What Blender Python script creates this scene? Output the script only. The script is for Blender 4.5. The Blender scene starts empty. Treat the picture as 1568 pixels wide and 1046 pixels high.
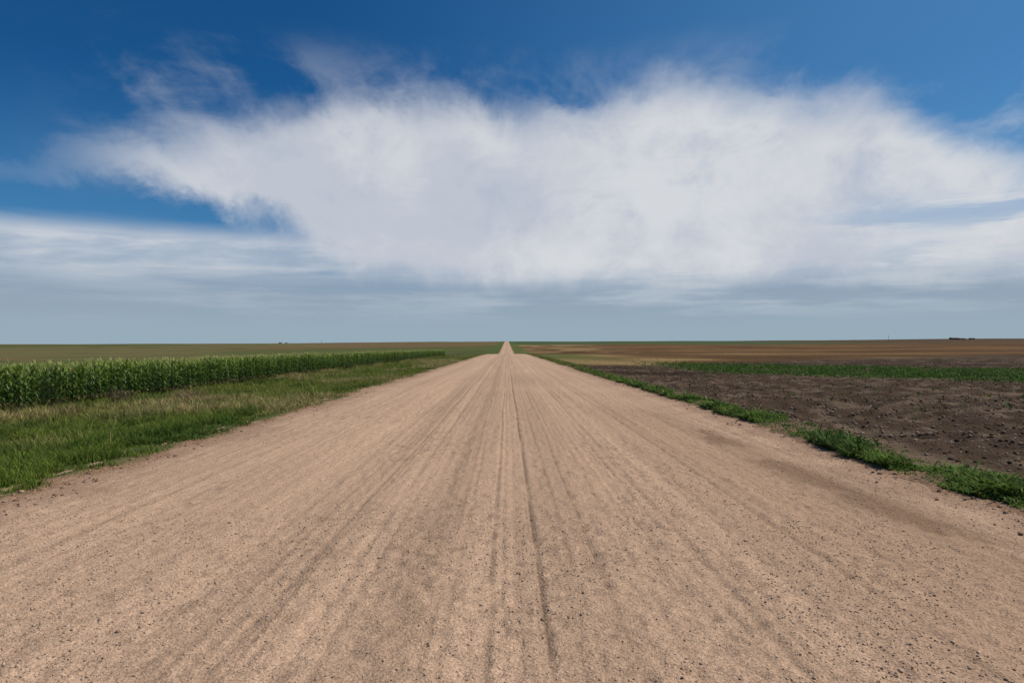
import bpy, math, numpy as np
from mathutils import Vector, Matrix
rng=np.random.default_rng(7)
sc=bpy.context.scene
# ------------------------------------------------------------ numpy noise
TAB=[np.random.default_rng(s).random((256,256)) for s in range(12)]
def vn(x,y,s=0):
    x=np.asarray(x,float)+1000.37; y=np.asarray(y,float)+1000.71
    xi=np.floor(x).astype(int); yi=np.floor(y).astype(int)
    fx=x-xi; fy=y-yi; fx=fx*fx*(3-2*fx); fy=fy*fy*(3-2*fy)
    T=TAB[s%12]; a=T[xi&255,yi&255]; b=T[(xi+1)&255,yi&255]; c=T[xi&255,(yi+1)&255]; d=T[(xi+1)&255,(yi+1)&255]
    return (a*(1-fx)+b*fx)*(1-fy)+(c*(1-fx)+d*fx)*fy
def fbm(x,y,s=0,o=4):
    r=0;a=.5;t=0
    for i in range(o):
        r=r+a*vn(x*2**i+i*17.3,y*2**i-i*9.1,s+i); t+=a; a*=.5
    return r/t
def ss(a,b,x):
    t=np.clip((x-a)/(b-a),0,1); return t*t*(3-2*t)
def mixc(c1,c2,t):
    return c1*(1-t[...,None])+np.asarray(c2,float)*t[...,None]
# ------------------------------------------------------------ terrain
_py=np.array([-300,0,150,200,300,450,600,1000,1500,2000,2400,3200,7000])
_pz=np.array([2.0,0,-1.15,-1.75,-4.2,-6.6,-5.5,-2.7,0.8,3.4,4.0,1.0,-40])
_fy=np.arange(-300,7000,5.0); _fz=np.interp(_fy,_py,_pz)
_k=np.exp(-0.5*(np.arange(-12,13)/4.0)**2); _k/=_k.sum()
_fz2=np.convolve(np.pad(_fz,12,'edge'),_k,'valid')
_off=np.interp(0,_fy,_fz2)
def prof(y): return np.interp(y,_fy,_fz2)-_off
EL,ER=-5.45,5.0
def edge_d(x,y):
    nl=(fbm(y*0.35,y*0+3,1,4)-.5)*0.9+(vn(x*3,y*3,5)-.5)*.22
    nr=(fbm(y*0.3,y*0+9,3,4)-.5)*0.8+(vn(x*3,y*3,6)-.5)*.22
    return np.maximum(EL-x+nl, x-ER+nr)
def y1d(y): return y[:,:1] if y.ndim==2 else y
def rutx(c,y): y=y1d(y); return c+(fbm(y*.12,y*0+c*3,4,2)-.5)*.10
r2=np.random.default_rng(11)
RUTS=[(.21,.017,.014,.58),(-.10,.014,.008,.45),(.165,.010,.004,.2),(-1.12,.014,.006,.25),(-.98,.012,.004,.2),(-.62,.02,.004,.2),(.95,.02,.004,.2),(.80,.014,.003,.2)]
for i in range(60):
    RUTS.append((r2.normal(0,2.0) if i<40 else r2.uniform(-4.6,4.2),r2.uniform(.008,.028),r2.uniform(.002,.006),r2.uniform(.06,.24)))
def road_z(x,y):
    z=prof(y)-0.012*np.abs(x)
    nearf=1-ss(25,60,y)
    z=z+(fbm(x*1.2,y*.12,2,3)-.5)*.03*nearf
    for c,w,dp,dk in RUTS: z=z-nearf*dp*np.exp(-((x-rutx(c,y))/(w*1.3))**2)
    wb=(.25+ss(.45,.65,fbm(x*.9,y*.25,5,2)))*nearf
    z=z+wb*.009*(vn(x*9,y*15,6)-.5)*2+(vn(x*24,y*24,7)-.5)*.017*nearf+(vn(x*13,y*13,9)-.5)*.008*nearf
    return z
def ground_z(x,y):
    z=prof(y)-0.012*np.clip(np.abs(x),0,6)
    lat=np.interp(x,[-3000,-600,-300,-120,-50,-17,-13,-9,-5.5,5,6.2,8,40,3000],[-7,-7,-6,-4.4,-2.0,-.56,-.52,-.34,0,0,0.0,-.10,-.12,-.12])
    far=ss(300,1500,y)
    z=z+lat*(1-far)
    z=z+(fbm(x*.0016,y*.0011,8,3)-.5)*9*ss(350,1100,y)*ss(15,300,np.abs(x))
    d=edge_d(x,y)
    z=z+np.clip(d*.14,-.10,.045)
    rough=ss(0,.6,d)*(1-ss(40,90,y))
    z=z+rough*(fbm(x*1.3,y*1.3,2,4)-.5)*.09
    soil=ss(6.1,7.0,x)*(1-ss(70,110,y))
    z=z+soil*((fbm(x*2.6,y*2.6,3,5)-.5)*.26+np.sin((x*0.93-y*.25)*7.5)*.02)
    return z
# ------------------------------------------------------------ mesh helper
def link(o,parent=None):
    sc.collection.objects.link(o)
    if parent is not None: o.parent=parent
    return o
def mk(name,V,loops,starts,mat,col=None,smooth=False,parent=None):
    me=bpy.data.meshes.new(name)
    me.vertices.add(len(V)); me.vertices.foreach_set('co',np.ascontiguousarray(V,dtype=np.float32).ravel())
    me.loops.add(len(loops)); me.loops.foreach_set('vertex_index',np.ascontiguousarray(loops,dtype=np.int32))
    me.polygons.add(len(starts)); me.polygons.foreach_set('loop_start',np.ascontiguousarray(starts,dtype=np.int32))
    me.update(calc_edges=True)
    if smooth: me.polygons.foreach_set('use_smooth',np.ones(len(starts),dtype=bool))
    if col is not None:
        a=me.color_attributes.new('col','FLOAT_COLOR','POINT')
        c=np.ones((len(V),4),dtype=np.float32); c[:,:col.shape[1]]=col
        a.data.foreach_set('color',c.ravel())
    me.materials.append(mat)
    return link(bpy.data.objects.new(name,me),parent)
def grid(name,xs,ys,zf,mat,cf):
    X,Y=np.meshgrid(xs,ys); Z=zf(X,Y); V=np.stack([X,Y,Z],-1).reshape(-1,3)
    nx,ny=len(xs),len(ys)
    i=(np.arange(ny-1)[:,None]*nx+np.arange(nx-1)[None,:]).ravel()
    F=np.stack([i,i+1,i+1+nx,i+nx],-1).ravel()
    C=cf(X,Y).reshape(-1,3)
    return mk(name,V,F,np.arange(0,len(F),4),mat,C,True)
# ------------------------------------------------------------ materials
def N(nt,t,**k):
    n=nt.nodes.new(t)
    for a,b in k.items(): setattr(n,a,b)
    return n
def base_mat(name,rough=.95,spec=.15):
    m=bpy.data.materials.new(name); m.use_nodes=True; nt=m.node_tree
    b=nt.nodes['Principled BSDF']; b.inputs['Roughness'].default_value=rough
    b.inputs['Specular IOR Level'].default_value=spec
    return m,nt,b
def earth_mat(name,layers,bumps,spec=.1):
    m,nt,b=base_mat(name,.95,spec)
    at=N(nt,'ShaderNodeAttribute',attribute_name='col'); geo=N(nt,'ShaderNodeNewGeometry')
    cur=at.outputs['Color']
    for sc_,lo,hi,det in layers:
        n=N(nt,'ShaderNodeTexNoise'); n.inputs['Scale'].default_value=sc_; n.inputs['Detail'].default_value=det; n.inputs['Roughness'].default_value=.65
        nt.links.new(geo.outputs['Position'],n.inputs['Vector'])
        r=N(nt,'ShaderNodeMapRange'); r.inputs['From Min'].default_value=.3; r.inputs['From Max'].default_value=.7
        r.inputs['To Min'].default_value=lo; r.inputs['To Max'].default_value=hi
        nt.links.new(n.outputs['Fac'],r.inputs['Value'])
        mx=N(nt,'ShaderNodeVectorMath',operation='SCALE')
        nt.links.new(cur,mx.inputs[0]); nt.links.new(r.outputs[0],mx.inputs['Scale']); cur=mx.outputs[0]
    nt.links.new(cur,b.inputs['Base Color'])
    prev=None
    for sc_,dist,strg in bumps:
        n=N(nt,'ShaderNodeTexNoise'); n.inputs['Scale'].default_value=sc_; n.inputs['Detail'].default_value=2; n.inputs['Roughness'].default_value=.65
        nt.links.new(geo.outputs['Position'],n.inputs['Vector'])
        bp=N(nt,'ShaderNodeBump'); bp.inputs['Distance'].default_value=dist; bp.inputs['Strength'].default_value=strg
        nt.links.new(n.outputs['Fac'],bp.inputs['Height'])
        if prev: nt.links.new(prev,bp.inputs['Normal'])
        prev=bp.outputs[0]
    if prev: nt.links.new(prev,b.inputs['Normal'])
    return m
def leaf_mat(name,tr=.3,rough=.6,spec=.25):
    m,nt,b=base_mat(name,rough,spec)
    at=N(nt,'ShaderNodeAttribute',attribute_name='col'); nt.links.new(at.outputs['Color'],b.inputs['Base Color'])
    t=N(nt,'ShaderNodeBsdfTranslucent'); nt.links.new(at.outputs['Color'],t.inputs['Color'])
    mx=N(nt,'ShaderNodeMixShader'); mx.inputs[0].default_value=tr
    nt.links.new(b.outputs[0],mx.inputs[1]); nt.links.new(t.outputs[0],mx.inputs[2])
    nt.links.new(mx.outputs[0],nt.nodes['Material Output'].inputs['Surface'])
    return m
def flat_mat(name,c,sc_=3):
    m,nt,b=base_mat(name,.8,.2)
    n=N(nt,'ShaderNodeTexNoise'); n.inputs['Scale'].default_value=sc_
    r=N(nt,'ShaderNodeValToRGB'); r.color_ramp.elements[0].position=.3; r.color_ramp.elements[1].position=.7
    r.color_ramp.elements[0].color=(*[v*.75 for v in c],1); r.color_ramp.elements[1].color=(*c,1)
    nt.links.new(n.outputs['Fac'],r.inputs[0]); nt.links.new(r.outputs[0],b.inputs['Base Color'])
    return m
M_ground=earth_mat('field_earth',[(30,.55,1.45,4)],[(22,.05,1.0)],.03)
M_road=earth_mat('gravel_dirt',[(55,.57,1.40,4)],[(60,.013,1.)],.05)
M_stone=earth_mat('stone',[(60,.7,1.25,1)],[],.05)
M_grass=leaf_mat('grass_blades',.3,.7,.12); M_corn=leaf_mat('corn_leaves',.22,.5,.3)
# ------------------------------------------------------------ colours of the ground
def strip_mask(x,y):
    dline=(y-52+(x-18)*1.15)/1.55; wv=(fbm(x*.15,y*.15,3,3)-.5)*8
    return ss(12,7,np.abs(dline+wv))*ss(11.5,17,x+wv*.3)*ss(.25,.42,fbm(x*.5,y*.4,2,4))
def ground_col(x,y):
    s=x.shape
    big=fbm(x*.25,y*.12,1,4); fine=fbm(x*1.5,y*1.5,4,4)
    c=np.zeros(s+(3,))+np.array([.075,.095,.028])
    c=mixc(c,[.15,.13,.055],ss(.5,.65,big))
    c=mixc(c,[.15,.105,.065],ss(0,4.5,x)*(1-ss(25,70,y)*.6))
    so=np.zeros(s+(3,))+np.array([.068,.044,.028])
    so=mixc(so,[.145,.100,.066],ss(.5,.70,fine)); so=mixc(so,[.038,.024,.015],ss(.5,.7,fbm(x*.08,y*.3,6,3)))
    so=mixc(so,[.055,.100,.018],strip_mask(x,y)*.85)
    bd=y-(56+.68*x)+(fbm(x*.1,y*.1,7,3)-.5)*12
    st=np.zeros(s+(3,))+np.array([.140,.078,.032])
    st=mixc(st,[.085,.045,.020],ss(.4,.6,fbm(x*.01,y*.022,5,4)))
    st=mixc(st,[.24,.16,.070],(1-ss(20,100,x-y*.05))*ss(.38,.6,fbm(x*.05,y*.03,9,4)))
    st=st*(1+.5*(fbm(x*.25,y*.05,2,4)-.5))[...,None]
    so=mixc(so,st,ss(-5,5,bd))
    c=mixc(c,so,ss(5.9,6.6,x+(fine-.5)*.8))
    far=np.zeros(s+(3,))+np.array([.130,.110,.045])
    far=mixc(far,[.145,.090,.045],ss(.36,.50,fbm(x*.0022,y*.0045,3,2)))
    far=mixc(far,[.085,.095,.030],ss(.56,.60,fbm(x*.003+5,y*.008,7,3)))
    far=mixc(far,[.04,.055,.022],np.exp(-((fbm(x*.004,y*.012,2,3)-.5)/.012)**2)*.8)
    l=ss(120,220,y+(np.abs(x)-20)*.9)*(x<0)
    c=mixc(c,far,l)
    rr=ss(900,1100,y)*(x>=0); c=mixc(c,mixc(np.zeros(s+(3,))+np.array([.060,.085,.035]),[.085,.055,.03],ss(100,500,x-y*.2)),rr)
    vg=ss(60,130,y)*(1-ss(13,20,np.abs(x)))*(1-ss(1500,2000,y)); c=mixc(c,[.075,.100,.026],vg*.8)
    d=edge_d(x,y)
    e=1-ss(.02,.45,d+(fine-.5)*.8)
    c=mixc(c,np.zeros(s+(3,))+np.array([.27,.165,.10]),e)
    return c
def road_col(x,y):
    s=x.shape
    c=np.zeros(s+(3,))+np.array([.465,.308,.202])
    st=fbm(x*3.2,y*.05,1,4); st2=fbm(x*14+5,y*.10,4,4); pt=fbm(x*.6,y*.5,7,5)
    c=c*(1+(st-.5)*.22+(st2-.5)*.30+(pt-.5)*.16)[...,None]
    def band(cx,w): return np.exp(-((x-cx)/w)**2)
    wob=(vn(y*.2,y*0,2)-.5)*.2
    c=c*(1+.12*band(-1.25+wob,.10)+.08*band(1.35,.3)+.06*band(-2.6,.4)-.08*band(-.6,.3)-.07*band(.45,.3)-.07*band(-1.6,.25))[...,None]
    yy=y1d(y)
    m=np.ones(s)
    for i,(rc,w,dp,dk) in enumerate(RUTS):
        brk=.35+.65*ss(.3,.6,vn(yy*(2+i%3),yy*0+i*7.3,3))
        m*=(1-dk*brk*np.exp(-((x-rutx(rc,y))/w)**2))
    c=c*m[...,None]
    gr=ss(.60,.76,fbm(x*9,y*9,8,3))*ss(.38,.6,fbm(x*1.1,y*.4,6,3))*(1-ss(20,40,y)); c=c*(1-.20*gr)[...,None]
    dk=np.exp(-((x-3.65-(vn(y*.15,y*0,6)-.5)*.5)/.30)**2)*ss(20,11,y)*(.45+.75*ss(.38,.55,fbm(x*2,y*.8,8,4)))
    c=mixc(c,[.19,.115,.068],np.clip(dk,0,1)*.8)
    dk2=np.exp(-((x-3.0)/.8)**2)*ss(26,14,y); c=mixc(c,[.29,.18,.11],dk2*.4)
    d=edge_d(x,y)
    e=ss(-.9,-.1,d+(fbm(x*2,y*2,9,3)-.5)*.8)
    c=mixc(c,[.25,.155,.10],e*.6)
    return c
def geo_rows(a,b,r):
    n=int(math.log(b/a)/math.log(1+r)); return a*(b/a)**(np.arange(n+1)/n)
ys=np.concatenate([[-300,-200,-120,-70,-40,-25,-15,-8,-4,-1],geo_rows(1.2,6500,.010)])
xr=np.concatenate([np.arange(4.2,7,.06),np.arange(7,24,.11),geo_rows(24,5000,.022)])
xl=np.concatenate([np.arange(4.6,6.8,.06),np.arange(6.8,18,.14),geo_rows(18,5000,.022)])
xs=np.concatenate([-xl[::-1],np.arange(-4,4.2,.8),xr])
grid('ground',xs,ys,ground_z,M_ground,ground_col)
yr=np.concatenate([[-300,-150,-70,-40,-25,-15,-8,-4,-1],geo_rows(1.5,2600,.008)])
grid('gravel_road',np.arange(-6.1,5.75,.02),yr,road_z,M_road,road_col)
# ------------------------------------------------------------ blades
def blades(x,y,h,w,bend,col,tipmul=1.15,zoff=-.01):
    n=len(x); z=ground_z(x,y)+zoff
    a=rng.random(n)*2*np.pi; b=rng.random(n)*2*np.pi
    wx,wy=np.cos(a)*w/2,np.sin(a)*w/2; bx,by=np.cos(b)*bend*h,np.sin(b)*bend*h
    V=np.empty((n,5,3))
    V[:,0]=np.stack([x-wx,y-wy,z],-1); V[:,1]=np.stack([x+wx,y+wy,z],-1)
    V[:,2]=np.stack([x+wx*.8+bx*.35,y+wy*.8+by*.35,z+h*.55],-1); V[:,3]=np.stack([x-wx*.8+bx*.35,y-wy*.8+by*.35,z+h*.55],-1)
    V[:,4]=np.stack([x+bx,y+by,z+h*np.sqrt(np.clip(1-bend**2*.5,.2,1))],-1)
    i=np.arange(n)[:,None]*5
    L=np.concatenate([i,i+1,i+2,i+3,i+3,i+2,i+4],1).ravel()
    S=np.stack([np.arange(n)*7,np.arange(n)*7+4],-1).ravel()
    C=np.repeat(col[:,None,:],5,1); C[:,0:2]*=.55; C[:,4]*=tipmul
    return V.reshape(-1,3),L,S,C.reshape(-1,3)
def merge(parts):
    V=[];L=[];S=[];C=[];vo=lo=0
    for v,l,s,c in parts:
        V.append(v);L.append(l+vo);S.append(s+lo);C.append(c); vo+=len(v); lo+=len(l)
    return np.concatenate(V),np.concatenate(L),np.concatenate(S),np.concatenate(C)
def scatter(n,x0,x1,y0,y1,p=1.0):
    u=rng.random(n); y=(y0**(1-p)+u*(y1**(1-p)-y0**(1-p)))**(1/(1-p)) if p!=1 else y0*(y1/y0)**u
    x=x0+(x1-x0)*rng.random(n); return x,y
# left verge
x,y=scatter(560000,-17.4,-5.3,6.0,190,1.2)
keep=(edge_d(x,y)>.08+rng.random(len(x))**2*.7)&(x>-.86*y-3); x,y=x[keep],y[keep]
cl=fbm(x*2.2,y*2.2,5,3); pa=fbm(x*.30,y*.16,1,4); pb=fbm(x*.8,y*.5,9,3)
keep=rng.random(len(x))<(.2+1.5*ss(.38,.6,cl)); x,y,cl,pa,pb=x[keep],y[keep],cl[keep],pa[keep],pb[keep]
g=np.tile([.145,.200,.028],(len(x),1)).astype(float)
g=mixc(g,[.068,.120,.018],ss(.45,.60,pb)*.9)
g=mixc(g,[.20,.22,.045],ss(14,24,y)*ss(.35,.52,vn(x*.7,y*.4,3))*.85)
dry=.70*ss(.57,.65,pa)*ss(11,18,y)+1.0*np.exp(-((x+10.3)/1.9)**2-((y-21.5)/1.6)**2)+.9*np.exp(-((x+12.8)/1.3)**2-((y-25)/2)**2)+.45*np.exp(-((x+14.7)/1.2)**2)*ss(34,15,y)
dry=np.clip(dry,0,1)
g=mixc(g,[.46,.35,.16],dry*(rng.random(len(x))<.85))
g=mixc(g,[.22,.16,.07],(rng.random(len(x))<.06)*1.0)
g*=(.6+.8*rng.random((len(x),1)))
de=edge_d(x,y)
tall=(rng.random(len(x))<.02)*rng.random(len(x))
h=(.055+.10*rng.random(len(x))+.22*tall)*(.45+1.2*ss(.4,.65,cl))*(.45+.75*ss(0,1.5,de))*(1+.3*ss(-12.5,-16,x))*(1+.5*dry)
w=(.006+.006*rng.random(len(x)))*(1+y/28)
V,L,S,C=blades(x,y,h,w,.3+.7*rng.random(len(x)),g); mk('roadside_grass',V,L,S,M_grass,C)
# right verge weeds
x,y=scatter(280000,4.9,7.2,5.0,190,1.35)
d=edge_d(x,y); cl=fbm(x*1.5+7,y*1.1,6,4)
wd=.66+.6*(fbm(y*.5,y*0,8,3)-.5)+ss(20,80,y)*.6
keep=(d>.12)&(d<wd+.15+(rng.random(len(x))-.5)*.6)&(rng.random(len(x))<ss(.30,.50,cl)+.12); x,y,cl,d,wd=[q[keep] for q in (x,y,cl,d,wd)]
g=np.tile([.125,.200,.034],(len(x),1)).astype(float)
g=mixc(g,[.050,.105,.018],ss(.45,.7,vn(x*3,y*2,2))); g=mixc(g,[.26,.23,.08],(rng.random(len(x))<.08+.35*ss(25,60,y))*1.0)
g*=(.55+.9*rng.random((len(x),1)))
tall=(rng.random(len(x))<.03)*rng.random(len(x))
h=(.035+.10*rng.random(len(x))+.18*tall)*(.4+1.1*ss(.40,.62,cl)*(.5+vn(x*4,y*4,10)))*(.6+.5*np.sin(np.clip(d/np.maximum(wd,.2),0,1)*np.pi))
w=(.012+.018*rng.random(len(x)))*(1+y/40)
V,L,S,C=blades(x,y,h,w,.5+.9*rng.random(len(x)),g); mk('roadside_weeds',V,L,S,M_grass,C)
# weedy strip in ploughed field + sparse weeds
x,y=scatter(260000,9,75,14,95,1.0)
keep=rng.random(len(x))<strip_mask(x,y)*.9+.006; x,y=x[keep],y[keep]
g=np.tile([.085,.150,.028],(len(x),1))*(.6+.7*rng.random((len(x),1)))
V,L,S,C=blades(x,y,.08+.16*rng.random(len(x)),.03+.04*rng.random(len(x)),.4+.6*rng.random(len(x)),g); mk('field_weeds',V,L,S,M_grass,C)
# ------------------------------------------------------------ stones / clods
ph=(1+5**.5)/2
IV=np.array([[-1,ph,0],[1,ph,0],[-1,-ph,0],[1,-ph,0],[0,-1,ph],[0,1,ph],[0,-1,-ph],[0,1,-ph],[ph,0,-1],[ph,0,1],[-ph,0,-1],[-ph,0,1]],float); IV/=np.linalg.norm(IV[0])
IF=np.array([[0,11,5],[0,5,1],[0,1,7],[0,7,10],[0,10,11],[1,5,9],[5,11,4],[11,10,2],[10,7,6],[7,1,8],[3,9,4],[3,4,2],[3,2,6],[3,6,8],[3,8,9],[4,9,5],[2,4,11],[6,2,10],[8,6,7],[9,8,1]])
def rocks(name,x,y,z,r,col,mat,flat=.65):
    n=len(x); P=IV[None]*(1+(rng.random((n,12,1))-.5)*.5)
    P=P*np.stack([.8+.5*rng.random(n),.8+.5*rng.random(n),flat*(.7+.5*rng.random(n))],-1)[:,None,:]*r[:,None,None]
    a=rng.random(n)*6.28; ca,sa=np.cos(a)[:,None],np.sin(a)[:,None]
    X=P[...,0]*ca-P[...,1]*sa; Y=P[...,0]*sa+P[...,1]*ca
    V=np.stack([X+x[:,None],Y+y[:,None],P[...,2]+(z+r*flat*.35)[:,None]],-1).reshape(-1,3)
    L=(IF[None]+np.arange(n)[:,None,None]*12).ravel(); S=np.arange(0,len(L),3)
    return mk(name,V,L,S,mat,np.repeat(col,12,0))
x,y=scatter(110000,-5.6,5.2,2.4,40,1.3)
dens=.2+.9*ss(.45,.65,fbm(x*.9,y*.4,6,3))+.8*ss(-1.0,-.2,edge_d(x,y))
k=rng.random(len(x))<dens*.75; x,y=x[k],y[k]
r=.003+.006*rng.random(len(x))**3+.010*(rng.random(len(x))>.995)*rng.random(len(x))
g=np.tile([.46,.33,.235],(len(x),1))*(.5+.8*rng.random((len(x),1)))
rocks('road_gravel',x,y,road_z(x,y),r,g,M_stone)
x,y=scatter(14000,-6.6,6.2,4,60,1.2); d=edge_d(x,y); k=np.abs(d+.02)<.55*rng.random(len(x)); x,y=x[k],y[k]
r=.007+.026*rng.random(len(x))**3.5; g=np.tile([.29,.185,.12],(len(x),1))*(.5+.8*rng.random((len(x),1)))
rocks('roadside_stones',x,y,np.maximum(ground_z(x,y),road_z(x,y)),r,g,M_stone)
x,y=scatter(140000,6.0,60,7,75,1.1); k=(edge_d(x,y)>.75)&(x<.9*y+3)&(y<57+.7*x)&(rng.random(len(x))<.25+ss(.4,.6,fbm(x*.5,y*.5,2,3))); x,y=x[k],y[k]
r=.009+.036*rng.random(len(x))**2.6; t=rng.random(len(x))
g=np.where((t>.5)[:,None],np.array([[.25,.185,.135]]),np.array([[.085,.056,.037]]))*(.6+.7*rng.random((len(x),1)))
rocks('soil_clods',x,y,ground_z(x,y)-.004,r,g,M_stone,.75)
# ------------------------------------------------------------ corn
def corn_template(seed,full=True,H=1.68):
    r=np.random.default_rng(seed); V=[];F=[];C=[]
    def strip(p0,ang,L,w,el0,droop,segs,c0,c1):
        pos=np.array(p0,float); d=np.array([math.cos(ang),math.sin(ang),0]); side=np.array([-math.sin(ang),math.cos(ang),0])
        el=el0; st=len(V)
        for i in range(segs+1):
            t=i/segs; ww=w*(.55+1.2*t-1.75*t*t if t<.99 else .02); ww=max(ww,w*.04)
            V.append(pos-side*ww/2); V.append(pos+side*ww/2); cc=np.array(c0)*(1-t)+np.array(c1)*t; C.append(cc);C.append(cc)
            if i<segs: F.append([st+2*i,st+2*i+1,st+2*i+3,st+2*i+2])
            pos=pos+(d*math.cos(el)+np.array([0,0,1])*math.sin(el))*L/segs; el-=droop/segs
    lo=.0 if full else .6
    for a in (0,math.pi/2):
        s=np.array([math.cos(a),math.sin(a),0])*.013; b=len(V)
        for z,f in ((lo*H,1),(H*.92,.5)):
            p=np.array([0,0,z]); V.append(p-s*f);V.append(p+s*f); C.append([.09,.14,.04]);C.append([.09,.14,.04])
        F.append([b,b+1,b+3,b+2])
    n=12 if full else 5; a0=r.random()*6.28
    for i in range(n):
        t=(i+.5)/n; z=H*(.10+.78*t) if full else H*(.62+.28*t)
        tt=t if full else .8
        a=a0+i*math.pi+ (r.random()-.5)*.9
        gcol=np.array([.036+.085*tt,.076+.105*tt,.014+.01*tt])*(.75+.5*r.random())  # lower leaves darker, upper ones brighter: light and shade painted into leaf colour
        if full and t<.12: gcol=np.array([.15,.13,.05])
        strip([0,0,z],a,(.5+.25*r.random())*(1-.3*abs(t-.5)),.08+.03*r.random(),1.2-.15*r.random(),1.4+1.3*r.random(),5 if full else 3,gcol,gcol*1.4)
    for i in range(7):
        a=r.random()*6.28; strip([0,0,H*.9],a,.20+.1*r.random(),.022,1.45-.5*r.random(),.4,1 if not full else 2,[.28,.28,.08],[.52,.48,.16])
    return np.array(V),np.array(F),np.array(C)
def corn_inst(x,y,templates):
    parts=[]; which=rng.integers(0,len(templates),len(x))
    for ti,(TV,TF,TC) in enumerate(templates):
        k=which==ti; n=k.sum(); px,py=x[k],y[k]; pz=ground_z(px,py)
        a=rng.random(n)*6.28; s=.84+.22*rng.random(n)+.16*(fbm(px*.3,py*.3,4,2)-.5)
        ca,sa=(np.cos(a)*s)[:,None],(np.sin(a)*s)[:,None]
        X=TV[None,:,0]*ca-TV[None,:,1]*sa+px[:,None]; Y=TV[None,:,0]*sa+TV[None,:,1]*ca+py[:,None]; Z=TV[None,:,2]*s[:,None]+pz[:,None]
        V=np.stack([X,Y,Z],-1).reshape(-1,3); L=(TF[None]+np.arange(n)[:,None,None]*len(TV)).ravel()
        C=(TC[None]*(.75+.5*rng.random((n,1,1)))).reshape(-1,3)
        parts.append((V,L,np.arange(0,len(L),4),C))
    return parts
TF_=[corn_template(i) for i in range(8)]; TL_=[corn_template(20+i,False) for i in range(6)]
def rows(x0,x1,y0,y1,dx,dy):
    X,Y=np.meshgrid(np.arange(x0,x1,-dx),np.arange(y0,y1,dy)); X=X.ravel();Y=Y.ravel()
    return X+(rng.random(len(X))-.5)*.14,Y+(rng.random(len(X))-.5)*dy*.7
x1,y1=rows(-16.3,-20.8,14,180,.76,.19)
k=(x1>-.9*y1-3); P=corn_inst(x1[k],y1[k],TF_)
x2,y2=rows(-20.86,-42,18,180,.76,.26)
k=(x2>-.88*y2-4)&(rng.random(len(x2))<np.clip(60/y2,.5,1)); P+=corn_inst(x2[k],y2[k],TL_)
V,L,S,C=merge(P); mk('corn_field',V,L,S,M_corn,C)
def dry_weed(name,cx,cy,H,n,spread,c):
    x=cx+rng.normal(0,spread,n); y=cy+rng.normal(0,spread,n)
    g=np.tile(c,(n,1))*(.6+.7*rng.random((n,1)))
    V,L,S,C=blades(x,y,H*(.5+.5*rng.random(n)),np.full(n,.025),.3+.5*rng.random(n),g)
    mk(name,V,L,S,M_grass,C)
dry_weed('dry_weed_clump',-12.3,26.5,.85,160,.28,[.33,.23,.13])
dry_weed('dry_weed_clump',-15.0,26.6,.8,90,.2,[.18,.13,.08])
dry_weed('dry_weed_clump',-14.4,22.2,.55,120,.35,[.28,.2,.11])
# ------------------------------------------------------------ far objects
def box(V,F,x0,x1,y0,y1,z0,z1):
    b=len(V); V+= [(x0,y0,z0),(x1,y0,z0),(x1,y1,z0),(x0,y1,z0),(x0,y0,z1),(x1,y0,z1),(x1,y1,z1),(x0,y1,z1)]
    F+= [[b,b+3,b+2,b+1],[b+4,b+5,b+6,b+7],[b,b+1,b+5,b+4],[b+1,b+2,b+6,b+5],[b+2,b+3,b+7,b+6],[b+3,b,b+4,b+7]]
def pm(name,V,F,mat,parent):
    me=bpy.data.meshes.new(name); me.from_pydata(V,[],F); me.update(); me.materials.append(mat)
    return link(bpy.data.objects.new(name,me),parent)
M_wall=flat_mat('barn_wall',(.12,.09,.08)); M_white=flat_mat('white_siding',(.55,.55,.53)); M_roof=flat_mat('metal_roof',(.25,.24,.24)); M_dark=flat_mat('opening',(.02,.02,.02)); M_wood=flat_mat('pole_wood',(.09,.065,.045))
def barn(name,x,y,w,d,h,wallm,roofm=None):
    z=float(ground_z(np.array([x*1.0]),np.array([y*1.0]))[0])-.3
    e=bpy.data.objects.new(name,None); link(e); e.location=(x,y,z)
    V=[];F=[]; box(V,F,-w/2,w/2,-d/2,d/2,0,h)
    pm('walls',V,F,wallm,e)
    V=[(-w/2-.4,-d/2-.5,h+.01),(w/2+.4,-d/2-.5,h+.01),(w/2+.4,d/2+.5,h+.01),(-w/2-.4,d/2+.5,h+.01),(-w/2-.4,0,h*1.5),(w/2+.4,0,h*1.5)]
    pm('roof',V,[[0,1,5,4],[2,3,4,5],[0,4,3],[1,2,5],[0,3,2,1]],roofm or M_roof,e)
    V=[];F=[]; box(V,F,-w*.12,w*.12,-d/2-.06,-d/2-.01,.05,h*.75); pm('door',V,F,M_dark,e)
    V=[];F=[]; box(V,F,-w*.38,-w*.28,-d/2-.06,-d/2-.01,h*.4,h*.7); box(V,F,w*.28,w*.38,-d/2-.06,-d/2-.01,h*.4,h*.7); pm('windows',V,F,M_dark,e)
YB=1950
barn('farm_barn',(1464-776)/1045*YB,YB,20,12,5,M_wall)
barn('farm_shed',(1478-776)/1045*YB,YB+5,16,10,3.5,M_wall)
barn('farm_house',(1492-776)/1045*YB,YB,12,9,3.5,M_wall)
barn('farm_house',(441-776)/1045*YB,YB-60,9,7,2.4,M_white,M_roof)
barn('farm_shed',(450-776)/1045*YB,YB-60,6,5,2.0,M_white,M_roof)
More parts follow.
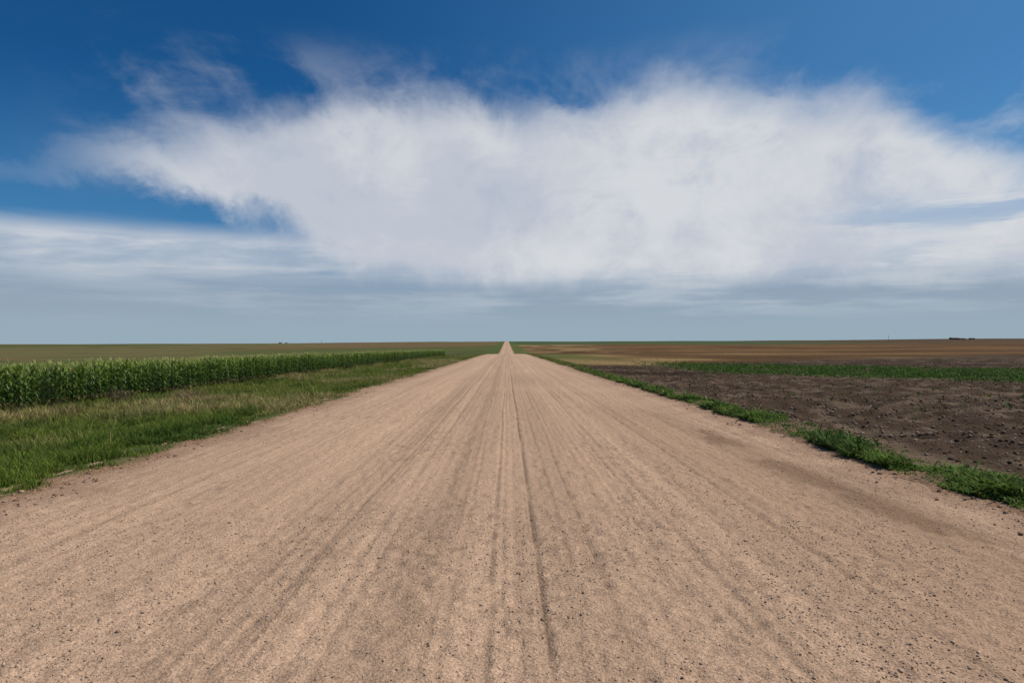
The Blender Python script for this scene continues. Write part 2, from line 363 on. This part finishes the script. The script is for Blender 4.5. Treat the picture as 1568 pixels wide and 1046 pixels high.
def pole(x,y,H):
    z=float(ground_z(np.array([x*1.0]),np.array([y*1.0]))[0])-.3
    e=bpy.data.objects.new('utility_pole',None); link(e); e.location=(x,y,z)
    V=[];F=[]
    for i,(zz,r) in enumerate(((0,.32),(H,.2))):
        for k in range(8): a=k*math.pi/4; V.append((r*math.cos(a),r*math.sin(a),zz))
    F=[[k,(k+1)%8,8+(k+1)%8,8+k] for k in range(8)]+[[8+k for k in range(8)]]
    pm('post',V,F,M_wood,e)
    V=[];F=[]; box(V,F,-1.6,1.6,-.33,-.21,H-1.1,H-.85); pm('crossarm',V,F,M_wood,e)
pole((1363-776)/1045*1500,1500,11); pole((493-776)/1045*1600,1600,8)
# ------------------------------------------------------------ camera
f=1045.; H=1.6
cam=bpy.data.cameras.new('camera'); co=link(bpy.data.objects.new('camera',cam))
cam.sensor_width=36; cam.lens=f/1568*36; cam.clip_end=20000; cam.clip_start=.05
co.location=(0,0,H); yaw=math.atan((784-776)/f)
R=Matrix.Rotation(-yaw,4,'Z')@Matrix.Rotation(math.radians(90.05),4,'X')@Matrix.Rotation(math.radians(-.32),4,'Z')
co.rotation_euler=R.to_euler(); sc.camera=co
# ------------------------------------------------------------ sun
elv,azm=math.radians(50),math.radians(78)
D=Vector((math.sin(azm)*math.cos(elv),math.cos(azm)*math.cos(elv),math.sin(elv)))
sl=bpy.data.lights.new('sun','SUN'); sl.energy=4.3; sl.angle=math.radians(.53); sl.color=(1,.94,.86)
so=link(bpy.data.objects.new('sun',sl)); so.rotation_euler=D.to_track_quat('Z','Y').to_euler()
# ------------------------------------------------------------ sky
w=bpy.data.worlds.new('World'); sc.world=w; w.use_nodes=True; nt=w.node_tree; nt.nodes.clear()
Lk=nt.links.new
STR=.1
out=N(nt,'ShaderNodeOutputWorld'); bg=N(nt,'ShaderNodeBackground'); bg.inputs['Strength'].default_value=STR; Lk(bg.outputs[0],out.inputs[0])
sky=N(nt,'ShaderNodeTexSky',sky_type='NISHITA'); sky.sun_disc=False; sky.sun_elevation=elv; sky.sun_rotation=azm
sky.air_density=1.0; sky.dust_density=.3; sky.ozone_density=3.0
tc=N(nt,'ShaderNodeTexCoord'); dirv=tc.outputs['Generated']
sp=N(nt,'ShaderNodeSeparateXYZ'); Lk(dirv,sp.inputs[0])
def setin(s,v):
    if isinstance(v,(int,float)): s.default_value=v
    else: Lk(v,s)
def MA(op,a,b=0.,c=None,clamp=False):
    n=N(nt,'ShaderNodeMath',operation=op,use_clamp=clamp); setin(n.inputs[0],a); setin(n.inputs[1],b)
    if c is not None: setin(n.inputs[2],c)
    return n.outputs[0]
def SM(v,a,b,lo=0.,hi=1.):
    n=N(nt,'ShaderNodeMapRange',interpolation_type='SMOOTHSTEP'); setin(n.inputs['Value'],v); setin(n.inputs['From Min'],a); setin(n.inputs['From Max'],b)
    n.inputs['To Min'].default_value=lo; n.inputs['To Max'].default_value=hi; return n.outputs[0]
X_,Y_,Z_=sp.outputs
AZ=MA('ARCTAN2',X_,Y_); EL_=MA('ARCSINE',Z_)
def vec(a,b,c):
    n=N(nt,'ShaderNodeCombineXYZ'); setin(n.inputs[0],a);setin(n.inputs[1],b);setin(n.inputs[2],c); return n.outputs[0]
def NZ(v,s,det=5,rough=.55,dist=0.):
    n=N(nt,'ShaderNodeTexNoise',noise_dimensions='2D'); Lk(v,n.inputs['Vector']); n.inputs['Scale'].default_value=s; n.inputs['Detail'].default_value=det; n.inputs['Roughness'].default_value=rough; n.inputs['Distortion'].default_value=dist
    return n.outputs['Fac']
def C0(v): return MA('SUBTRACT',v,.5)
def off(v,o): return MA('ADD',v,o)
iz=MA('DIVIDE',1.,MA('ADD',MA('MAXIMUM',Z_,0.),.10))
plane=vec(MA('MULTIPLY',X_,iz),MA('MULTIPLY',Y_,iz),0.)
def paz(px): return math.atan((px-776)/1045)
def pel(px,py): return math.atan((525-py)/1045*math.cos(paz(px)))
A0,A1=-.78,.78
def curve(pts,az):
    n=N(nt,'ShaderNodeFloatCurve'); c=n.mapping.curves[0]
    P=[((paz(px)-A0)/(A1-A0),pel(px,py)/.6) for px,py in pts]
    c.points[0].location=P[0]; c.points[1].location=P[-1]
    for p in P[1:-1]: c.points.new(*p)
    n.mapping.update(); Lk(MA('DIVIDE',MA('SUBTRACT',az,A0),A1-A0),n.inputs['Value'])
    return MA('MULTIPLY',n.outputs[0],.6)
n1=C0(NZ(plane,1.0,5,.58)); n2=C0(NZ(vec(off(AZ,3.1),MA('MULTIPLY',EL_,1.4),0.),9.,7,.64,.2)); n3=C0(NZ(vec(off(AZ,7.),EL_,0.),3.0,2,.5))
fe=C0(NZ(vec(off(MA('SUBTRACT',MA('MULTIPLY',AZ,2.6),MA('MULTIPLY',MA('MULTIPLY',AZ,EL_),3.2)),2.),MA('ADD',MA('MULTIPLY',EL_,1.1),MA('MULTIPLY',n2,.12)),0.),7.,5,.6))
azw=MA('ADD',AZ,MA('ADD',MA('MULTIPLY',n1,.05),MA('MULTIPLY',n3,.02)))
lowk=SM(EL_,.06,.20,.35,1.)
elw=MA('ADD',EL_,MA('MULTIPLY',MA('ADD',MA('ADD',MA('MULTIPLY',n2,.075),MA('MULTIPLY',n1,.01)),MA('MULTIPLY',fe,.045)),lowk))
T=curve([(0,255),(100,235),(200,212),(300,190),(400,172),(470,158),(560,146),(660,143),(760,152),(840,160),(900,162),(960,142),(1020,118),(1100,130),(1200,138),(1330,138),(1400,165),(1480,205),(1568,245)],azw)
Bt=curve([(0,246),(100,240),(200,258),(270,285),(350,315),(430,342),(500,385),(560,412),(700,426),(900,428),(1100,426),(1300,424),(1400,420),(1568,416)],azw)
main=MA('MULTIPLY',SM(MA('SUBTRACT',T,elw),-.024,.055),SM(MA('SUBTRACT',elw,Bt),-.028,.028))
inner=SM(MA('ADD',n2,MA('MULTIPLY',n1,.5)),-.34,-.02,.86,1.)
main=MA('MULTIPLY',main,inner)
ns=NZ(vec(off(AZ,1.),MA('MULTIPLY',EL_,8.),0.),2.8,6,.58,.2); ns2=NZ(vec(off(AZ,5.),MA('MULTIPLY',EL_,9.),0.),3.2,5,.6)
gap=MA('MULTIPLY',MA('MULTIPLY',SM(AZ,.36,.56),MA('MULTIPLY',SM(EL_,.07,.10),SM(EL_,.19,.14))),SM(ns2,.44,.60))
main=MA('MULTIPLY',main,MA('SUBTRACT',1.,MA('MULTIPLY',gap,.8)))
els=MA('ADD',EL_,MA('MULTIPLY',C0(ns),.035))
st=MA('MULTIPLY',SM(els,pel(400,440),pel(400,395)),SM(els,pel(400,342),pel(400,378)))
st=MA('MULTIPLY',st,SM(ns,.34,.58,.50,1.))
nc=NZ(vec(off(MA('ADD',AZ,MA('MULTIPLY',n3,.15)),9.),MA('MULTIPLY',EL_,1.9),0.),3.4,6,.62,.25)
wis=MA('MULTIPLY',SM(MA('ADD',nc,MA('MULTIPLY',fe,.35)),.44,.76),MA('MULTIPLY',SM(EL_,.43,.31),SM(EL_,.16,.26)))
wis=MA('MULTIPLY',wis,MA('MULTIPLY',SM(AZ,-.64,-.42),.40))
def over(a,b): return MA('SUBTRACT',1.,MA('MULTIPLY',MA('SUBTRACT',1.,a),MA('SUBTRACT',1.,b)))
cl=over(over(MA('MULTIPLY',main,.97),MA('MULTIPLY',st,.86)),wis)
ml=N(nt,'ShaderNodeMix',data_type='RGBA',blend_type='MULTIPLY'); ml.inputs[0].default_value=1; Lk(sky.outputs[0],ml.inputs[6]); ml.inputs[7].default_value=(.08,.38,.63,1)
def MC(f,a,b):
    n=N(nt,'ShaderNodeMix',data_type='RGBA'); setin(n.inputs[0],f)
    for s,v in ((n.inputs[6],a),(n.inputs[7],b)):
        if isinstance(v,tuple): s.default_value=tuple(q/STR for q in v)+(1,)
        else: Lk(v,s)
    return n.outputs[2]
veil=MA('ADD',MA('MULTIPLY',SM(AZ,-.35,.75),.40),MA('MULTIPLY',SM(EL_,.36,.08),.38))
c0=MC(veil,ml.outputs[2],(.13,.32,.57))
hz=SM(EL_,.165,.055)
hcol=MC(SM(EL_,.085,.0),(.285,.365,.465),(.31,.41,.485))
c1=MC(hz,c0,hcol)
bars=MA('MULTIPLY',MA('MULTIPLY',SM(EL_,.02,.06),SM(EL_,.13,.085)),MA('MULTIPLY',SM(ns2,.42,.68),SM(AZ,-.5,.35,.30,.60)))
c1=MC(bars,c1,(.52,.58,.64))
shade=SM(MA('ADD',MA('ADD',MA('MULTIPLY',n2,.6),n3),SM(EL_,.30,.12,-.05,.05)),-.22,.12)
cc=MC(shade,(.53,.565,.64),(.67,.69,.72))
c2=MC(cl,c1,cc)
Lk(c2,bg.inputs['Color'])
sc.view_settings.view_transform='Standard'; sc.view_settings.look='None'; sc.view_settings.exposure=0
